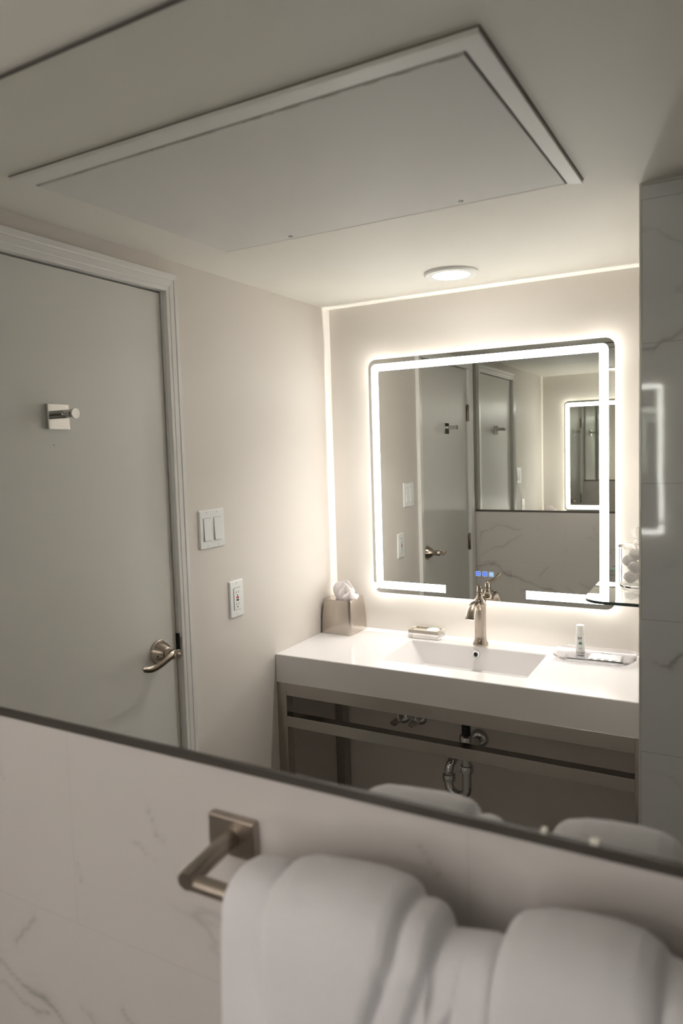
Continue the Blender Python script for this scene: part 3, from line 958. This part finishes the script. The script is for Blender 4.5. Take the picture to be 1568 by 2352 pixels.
petal(tx - .010, tdp + .003, .15, .030, .072, .014, 5)
tt = link('tissue', bm, M_tissue, None, True)
tag(tt, 'crumpled white tissue sticking out of the metal box cover', 'tissue')
md = tt.modifiers.new('thick', 'SOLIDIFY'); md.thickness = .0006

# =====================================================================
# SOAP DISH WITH SOAP
# =====================================================================
sdx0, sdx1, sdd0, sdd1 = -1.0235, -.9095, 1.6260, 1.6900
sd = thing('soap_dish', 'rectangular clear acrylic soap dish with a brown-grey rim beside the basin', 'soap dish', -.966, 1.658, VZ)
link('acrylic_block', BX(sdx0, sdx1, sdd0, sdd1, VZ + .0009, VZ + .0193, bev=.0008), M_acryl, sd)
bm = bmesh.new()
ring_prism(bm, rrect(sdx0, sdx1, sdd0, sdd1, .002, 3), rrect(sdx0 + .006, sdx1 - .006, sdd0 + .006, sdd1 - .006, .002, 3), 'z', VZ + .0197, VZ + .0290)
box(bm, sdx0 + .004, sdx1 - .004, sdd0 + .004, sdd1 - .004, VZ + .0197, VZ + .0215)
link('rim', bm, mat('brown_grey_rim', (.40, .36, .31), .25, .25), sd)
so = link('soap', lathe(bmesh.new(), [(0, 0), (.0225, 0), (.0245, .002), (.0245, .0045), (.0225, .0075), (.015, .0085), (.012, .0078), (0, .0074)], V3(-.9420, 1.6600, VZ + .0216), (0, 0, 1), 40, cap=False), M_soap, None, True, .8)
tag(so, 'small round white soap lying in the soap dish', 'soap')

# =====================================================================
# CLEAR TRAY, BOTTLE, WRAPPED BAR
# =====================================================================
tc_x, tc_d = -.3830, 1.6120
bm = bmesh.new()
# tray outline is turned a little on the counter
ta = math.radians(3)
def tr(x, d): return (tc_x + x * math.cos(ta) - d * math.sin(ta), tc_d + x * math.sin(ta) + d * math.cos(ta))
def tray_ring(hx, hd_, r, z):
    return [bm.verts.new(V3(*tr(*p), z)) for p in rrect(-hx, hx, -hd_, hd_, r, 8)]
t0 = tray_ring(.094, .048, .030, VZ + .0005)
t1 = tray_ring(.104, .058, .034, VZ + .0030)
t2 = tray_ring(.118, .071, .040, VZ + .0145)
t3 = tray_ring(.122, .075, .042, VZ + .0165)
t4 = tray_ring(.121, .074, .042, VZ + .0190)
t5 = tray_ring(.114, .068, .038, VZ + .0165)
t6 = tray_ring(.100, .054, .032, VZ + .0068)
t7 = tray_ring(.092, .046, .028, VZ + .0055)
for a_, b_ in ((t0, t1), (t1, t2), (t2, t3), (t3, t4), (t4, t5), (t5, t6), (t6, t7)): bridge(a_, b_)
bm.faces.new(t0); bm.faces.new(t7)
ty_ = link('amenity_tray', bm, M_tray, None, True, .5)
tag(ty_, 'shallow clear plastic tray with rounded corners right of the basin', 'tray')
# small lotion bottle
bx_, bd_ = -.4310, 1.6310
bz_ = VZ + .0058
bo_ = thing('lotion_bottle', 'small white lotion bottle with a green leaf mark standing on the clear tray', 'bottle', bx_, bd_, bz_)
link('bottle_body', lathe(bmesh.new(), [(0, 0), (.0125, 0), (.0138, .0015), (.0138, .060), (.0130, .0635), (.0100, .0645), (.0100, .066)], V3(bx_, bd_, bz_), (0, 0, 1), 36), M_bottle, bo_, True, .7)
link('bottle_cap', lathe(bmesh.new(), [(.0118, .0655), (.0123, .0665), (.0123, .093), (.0112, .0945), (0, .0950)], V3(bx_, bd_, bz_), (0, 0, 1), 36), mat('cap_plastic', (.80, .80, .77), .35), bo_, True, .7)
def wrap_text(body, size, x, d, r, z, ang, m, parent, name, shear=0.):
    cu = bpy.data.curves.new(name, 'FONT')
    cu.body = body; cu.size = size; cu.align_x = 'CENTER'; cu.align_y = 'CENTER'; cu.shear = shear
    cu.offset = size * .012
    tmp = bpy.data.objects.new('tmp', cu)
    me = bpy.data.meshes.new_from_object(tmp)
    bpy.data.objects.remove(tmp)
    b2 = bmesh.new(); b2.from_mesh(me)
    bmesh.ops.subdivide_edges(b2, edges=[e for e in b2.edges if e.calc_length() > size * .25], cuts=2)
    for v in b2.verts:
        a = ang - v.co.x / r
        # the label faces the mirror wall (+y); letters run clockwise seen from above
        px_ = x + (r + .0002) * math.sin(a)
        py_ = -d + (r + .0002) * math.cos(a)
        v.co = Vector((px_, py_, z + v.co.y))
    return link(name, b2, m, parent)
LA = math.radians(-7)
wrap_text('NI', .0125, bx_, bd_, .0138, bz_ + .0545, math.radians(2), M_ink, bo_, 'label_lettering', .0)
bm = bmesh.new()
for a0, ln_ in ((20, .0075), (70, .009), (115, .008), (160, .0075), (-10, .006), (200, .005)):
    a = math.radians(a0)
    pts = []
    for t, w in ((0, 0), (.35, .0016), (.7, .0013), (1, 0), (.7, -.0013), (.35, -.0016)):
        px_ = ln_ * t * math.cos(a) - w * math.sin(a); pz_ = ln_ * t * math.sin(a) + w * math.cos(a)
        aa = math.radians(12) - px_ / .0138
        pts.append(bm.verts.new((bx_ + .0140 * math.sin(aa), -bd_ + .0140 * math.cos(aa), bz_ + .0365 + pz_)))
    bm.faces.new(pts)
link('leaf_mark', bm, M_green, bo_)
bm = bmesh.new()
for zz, hw in ((.0235, .0065), (.0205, .0050)):
    pts = []
    k = 6
    up_, dn = [], []
    for i in range(k + 1):
        aa = math.radians(10) - (-hw + 2 * hw * i / k) / .0138
        up_.append(bm.verts.new((bx_ + .0140 * math.sin(aa), -bd_ + .0140 * math.cos(aa), bz_ + zz + .0005)))
        dn.append(bm.verts.new((bx_ + .0140 * math.sin(aa), -bd_ + .0140 * math.cos(aa), bz_ + zz - .0005)))
    for i in range(k): bm.faces.new((up_[i], up_[i + 1], dn[i + 1], dn[i]))
link('label_lines', bm, M_greyink, bo_)
bm = lathe(bmesh.new(), [(.01395, .0052), (.01395, .0095)], V3(bx_, bd_, bz_), (0, 0, 1), 36, cap=False)
link('label_stripe', bm, mat('grey_stripe', (.52, .54, .53), .5), bo_, True)
# wrapped bar on the tray
bm = bmesh.new()
nu, nv = 26, 16
g1, g2 = [], []
rnd = random.Random(3)
for j in range(nv + 1):
    a_, b_ = [], []
    for i in range(nu + 1):
        u_, v_ = i / nu * 2 - 1, j / nv * 2 - 1
        pil = (max(0, 1 - abs(u_) ** 4) * max(0, 1 - abs(v_) ** 4)) ** .6
        wr = .0009 * math.sin(11 * u_ + 5 * v_) * math.sin(7 * v_ - 3 * u_)
        x_, d_ = tr(.030 + u_ * .048, -.004 + v_ * .030)
        a_.append(bm.verts.new(V3(x_, d_, VZ + .0090 + .0085 * pil + wr * pil + (.0012 * math.sin(14 * u_) if pil < .5 else 0))))
        b_.append(bm.verts.new(V3(x_, d_, VZ + .0088 - .0022 * pil)))
    g1.append(a_); g2.append(b_)
for g in (g1, g2):
    for j in range(nv):
        for i in range(nu):
            bm.faces.new((g[j][i], g[j][i + 1], g[j + 1][i + 1], g[j + 1][i]))
for j in range(nv):
    for i in (0, nu): bm.faces.new((g1[j][i], g1[j + 1][i], g2[j + 1][i], g2[j][i]))
for i in range(nu):
    for j in (0, nv): bm.faces.new((g1[j][i], g1[j][i + 1], g2[j][i + 1], g2[j][i]))
ws = thing('wrapped_soap', 'flat soap bar in crinkled clear wrapping lying on the clear tray', 'soap', *tr(.030, -.004), VZ + .0066)
link('wrapper', bm, mat('milky_wrapper', (.84, .84, .86), .22, spec=.6), ws, True)
bm = bmesh.new()
for i, w in enumerate((.030, .024, .028)):
    x_, d_ = tr(.032, .006 + i * .0045)
    prism(bm, [(x_ - w * .6, d_), (x_ + w * .6, d_ + .002), (x_ + w * .6, d_ + .0034), (x_ - w * .6, d_ + .0014)], 'z', VZ + .0172, VZ + .0178)
link('print', bm, M_greyink, ws)

# =====================================================================
# GLASS SHELF WITH JAR OF COTTON
# =====================================================================
SZ = 1.180
gs = thing('glass_shelf', 'clear green-edged glass shelf with rounded corner at the right of the lighted mirror', 'shelf', -.26, 1.43, SZ)
sh0, sh1, shd0, shd1 = -.3445, NX - .0008, 1.185, 1.655
outl = []
rc = .055
for i in range(13):
    a = PI + .5 * PI * i / 12
    outl.append((sh0 + rc + rc * math.cos(a), shd0 + rc + rc * math.sin(a)))
outl += [(sh1, shd0), (sh1, shd1), (sh0, shd1)]
bm = bmesh.new()
prism(bm, outl, 'z', SZ - .008, SZ)
bm.normal_update()
for f in bm.faces:
    if abs(f.normal.z) < .5: f.material_index = 1
link('glass_plate', bm, [M_shelf, M_shelf_edge], gs)
for dd in (1.27, 1.57):
    link('shelf_bracket', BX(NX - .030, NX - .0005, dd - .008, dd + .008, SZ - .022, SZ - .0082, bev=.001), M_chrome, gs)
# jar
jx, jd = -.2340, 1.4100
jr = thing('apothecary_jar', 'clear glass jar with ball-knob lid on the glass shelf', 'jar', jx, jd, SZ)
jz = SZ + .0004
RJ = .0515
link('jar_body', lathe(bmesh.new(), [(0, 0), (.047, 0), (.0505, .003), (RJ, .007), (RJ, .108), (.0495, .108), (.0490, .010), (.046, .0065), (0, .006)], V3(jx, jd, jz), (0, 0, 1), 48, cap=False), M_jar, jr, True, .6)
ld = link('jar_lid', lathe(bmesh.new(), [(0, .1085), (.0530, .1085), (.0535, .112), (.048, .118), (.030, .122), (.012, .124), (.007, .127), (.0068, .131), (.012, .135), (.0165, .142), (.0178, .150), (.0160, .159), (.010, .1655), (0, .168)], V3(jx, jd, jz), (0, 0, 1), 48, cap=False), M_jar, jr, True, .8)
random.seed(21)
cpos = [(-.022, .012, .026), (.020, -.016, .026), (.012, .024, .030), (-.006, -.022, .058), (.020, .008, .064), (-.024, .006, .070), (.004, .020, .092), (-.004, -.016, .094)]
labs = ['cotton ball on the jar floor, nearest the lighted mirror on the left', 'cotton ball on the jar floor, on the side facing the room',
        'cotton ball on the jar floor, against the wall side at the back', 'cotton ball in the middle layer of the jar, at its front',
        'cotton ball in the middle layer of the jar, on the wing wall side', 'cotton ball in the middle layer of the jar, pressed to its left side',
        'topmost cotton ball in the jar, at the back', 'topmost cotton ball in the jar, at the front']
for k, (ax, ad_, az) in enumerate(cpos):
    bm = bmesh.new()
    bmesh.ops.create_icosphere(bm, subdivisions=3, radius=.0185)
    ph = random.uniform(0, 9)
    for v in bm.verts:
        n_ = v.co.normalized()
        f = 1 + .09 * math.sin(5 * n_.x + ph) * math.sin(4 * n_.y + ph) + .05 * math.sin(9 * n_.z + 2 * ph)
        v.co = v.co * f
        v.co.z *= .88
    bmesh.ops.translate(bm, verts=bm.verts, vec=V3(jx + ax, jd + ad_, jz + az))
    c = link('cotton_ball', bm, M_cotton, None, True)
    tag(c, labs[k], 'cotton ball', 'cotton balls in the glass jar')

# =====================================================================
# TOWEL BAR AND TOWELS (direct view)
# =====================================================================
BD, BZ = .085, 1.100
bar_a, bar_b = -.5350, .62
tbr = thing('towel_bar', 'dark satin nickel towel bar on the marble wall below the big mirror', 'towel bar', 0, 0, BZ)
def zbar(x): return BZ + (x - bar_a) * .004
for sx_, s in ((bar_a, 1), (bar_b, -1)):
    link('mounting_plate', BX(sx_ - .034, sx_ + .034, 0, .012, 1.090, 1.138, bev=.002), M_nickel_dk, tbr)
    bm = lathe(bmesh.new(), [(.0115, 0), (.0115, BD - .006), (.0105, BD + .000), (0, BD + .0005)], V3(sx_, .010, 1.113), (0, 1 * -1, 0), 28)
    bmesh.ops.rotate(bm, verts=bm.verts, cent=V3(sx_, .010, 1.113), matrix=Matrix.Rotation(math.radians(6), 3, 'X'))
    link('post', bm, M_nickel_dk, tbr, True, .8)
link('bar', lathe(bmesh.new(), [(.0095, 0), (.0095, bar_b - bar_a)], V3(bar_a, BD, BZ), (1, 0, 0.004), 28), M_nickel_dk, tbr, True, .8)

def towel(name, label, contour, segs, zb=.70):
    """thick folded towel hung over the bar: contour = its top line (x, z);
    segs = folds of the front drop (x range at the bar, x range 15 cm lower, thickness)"""
    xs = []
    for (xa, za), (xb, zb_) in zip(contour[:-1], contour[1:]):
        k = max(2, int(abs(xb - xa) / .0016))
        for i in range(k):
            t = i / k
            xs.append((xa + (xb - xa) * t, za + (zb_ - za) * t))
    xs.append(contour[-1])
    hs = [p[1] for p in xs]
    hs = [hs[0]] + [(hs[i - 1] + 2 * hs[i] + hs[i + 1]) / 4 for i in range(1, len(hs) - 1)] + [hs[-1]]
    def front(x, z):
        t = max(0., min(1.6, (BZ + .03 - z) / .12))
        best = .012
        for a0, b0, a1, b1, f, rr_ in segs:
            a = a0 + (a1 - a0) * t; b = b0 + (b1 - b0) * t
            if a <= x <= b:
                e = min(x - a, b - x)
                w = min(rr_, (b - a) / 2)
                k = 1 if e > w else math.sqrt(max(0., 1 - (1 - e / w) ** 2))
                best = max(best, (f - .020) + .020 * k)
        return best
    bm = bmesh.new()
    rows = []
    na = 22
    for (x, _), z in zip(xs, hs):
        Rr = max(.012, z - BZ)
        row = []
        back = min(Rr * .85, BD - .006)
        for i in range(8):
            row.append((x, BD - back, zb + (BZ - zb) * i / 8))
        for i in range(na + 1):
            a = PI - PI * i / na
            sn, cs = max(0., math.sin(a)), math.cos(a)
            zz = BZ + Rr * sn ** .8
            f = front(x, zz)
            f = min(f, Rr * 1.05)
            row.append((x, BD + (back if cs < 0 else f) * math.copysign(abs(cs) ** .85, cs), zz))
        for i in range(1, 31):
            t = (i / 30) ** 1.3
            zz = BZ - (BZ - zb) * t
            f = min(front(x, zz), Rr * 1.05 + .3 * t)
            row.append((x, BD + f + .012 * t, zz))
        rows.append([bm.verts.new(V3(*p)) for p in row])
    for A, Bv in zip(rows[:-1], rows[1:]):
        for i in range(len(A) - 1):
            bm.faces.new((A[i], A[i + 1], Bv[i + 1], Bv[i]))
        bm.faces.new((A[-1], A[0], Bv[0], Bv[-1]))
    bm.faces.new(rows[0]); bm.faces.new(rows[-1])
    o = link(name, bm, M_towel, None, True)
    return tag(o, label, 'towel')
DZT = -.011
c1 = [(-.4680, 1.095), (-.4672, 1.1180), (-.4650, 1.1350), (-.4600, 1.1500), (-.4500, 1.1570), (-.4354, 1.1600), (-.4132, 1.1600), (-.4075, 1.1545), (-.4045, 1.1570), (-.3990, 1.1665), (-.3807, 1.1735), (-.3498, 1.1770), (-.306, 1.1800), (-.278, 1.1780), (-.2680, 1.1735), (-.2635, 1.1640), (-.2600, 1.1640), (-.2500, 1.1655), (-.2393, 1.1635), (-.2330, 1.1570), (-.2300, 1.1480), (-.2270, 1.1465), (-.2185, 1.1480), (-.2000, 1.1510), (-.186, 1.1530), (-.1790, 1.1510), (-.1770, 1.140)]
c1 = [(x, z + DZT) for x, z in c1]
towel('folded_towel', 'white towel folded in thirds hanging at the bracket end of the bar', c1,
      [(-.4680, -.404, -.4700, -.396, .044, .024), (-.406, -.261, -.399, -.300, .062, .018), (-.263, -.229, -.304, -.262, .054, .014),
       (-.231, -.203, -.265, -.224, .050, .012), (-.205, -.1765, -.226, -.1765, .048, .010)])
c2 = [(-.1765, 1.135), (-.1758, 1.1560), (-.1720, 1.1690), (-.1625, 1.1775), (-.14, 1.1845), (-.115, 1.1877), (-.0873, 1.1890), (-.0650, 1.1870), (-.0520, 1.1820), (-.0430, 1.1735), (-.0300, 1.1715), (.03, 1.172), (.10, 1.170), (.16, 1.165), (.17, 1.14)]
c2 = [(x, z + DZT) for x, z in c2]
towel('bath_towel', 'thick white bath towel hanging at the right edge of the picture', c2,
      [(-.1765, -.044, -.1765, -.055, .066, .020), (-.046, .050, -.057, .045, .060, .016), (.048, .171, .043, .171, .056, .02)])
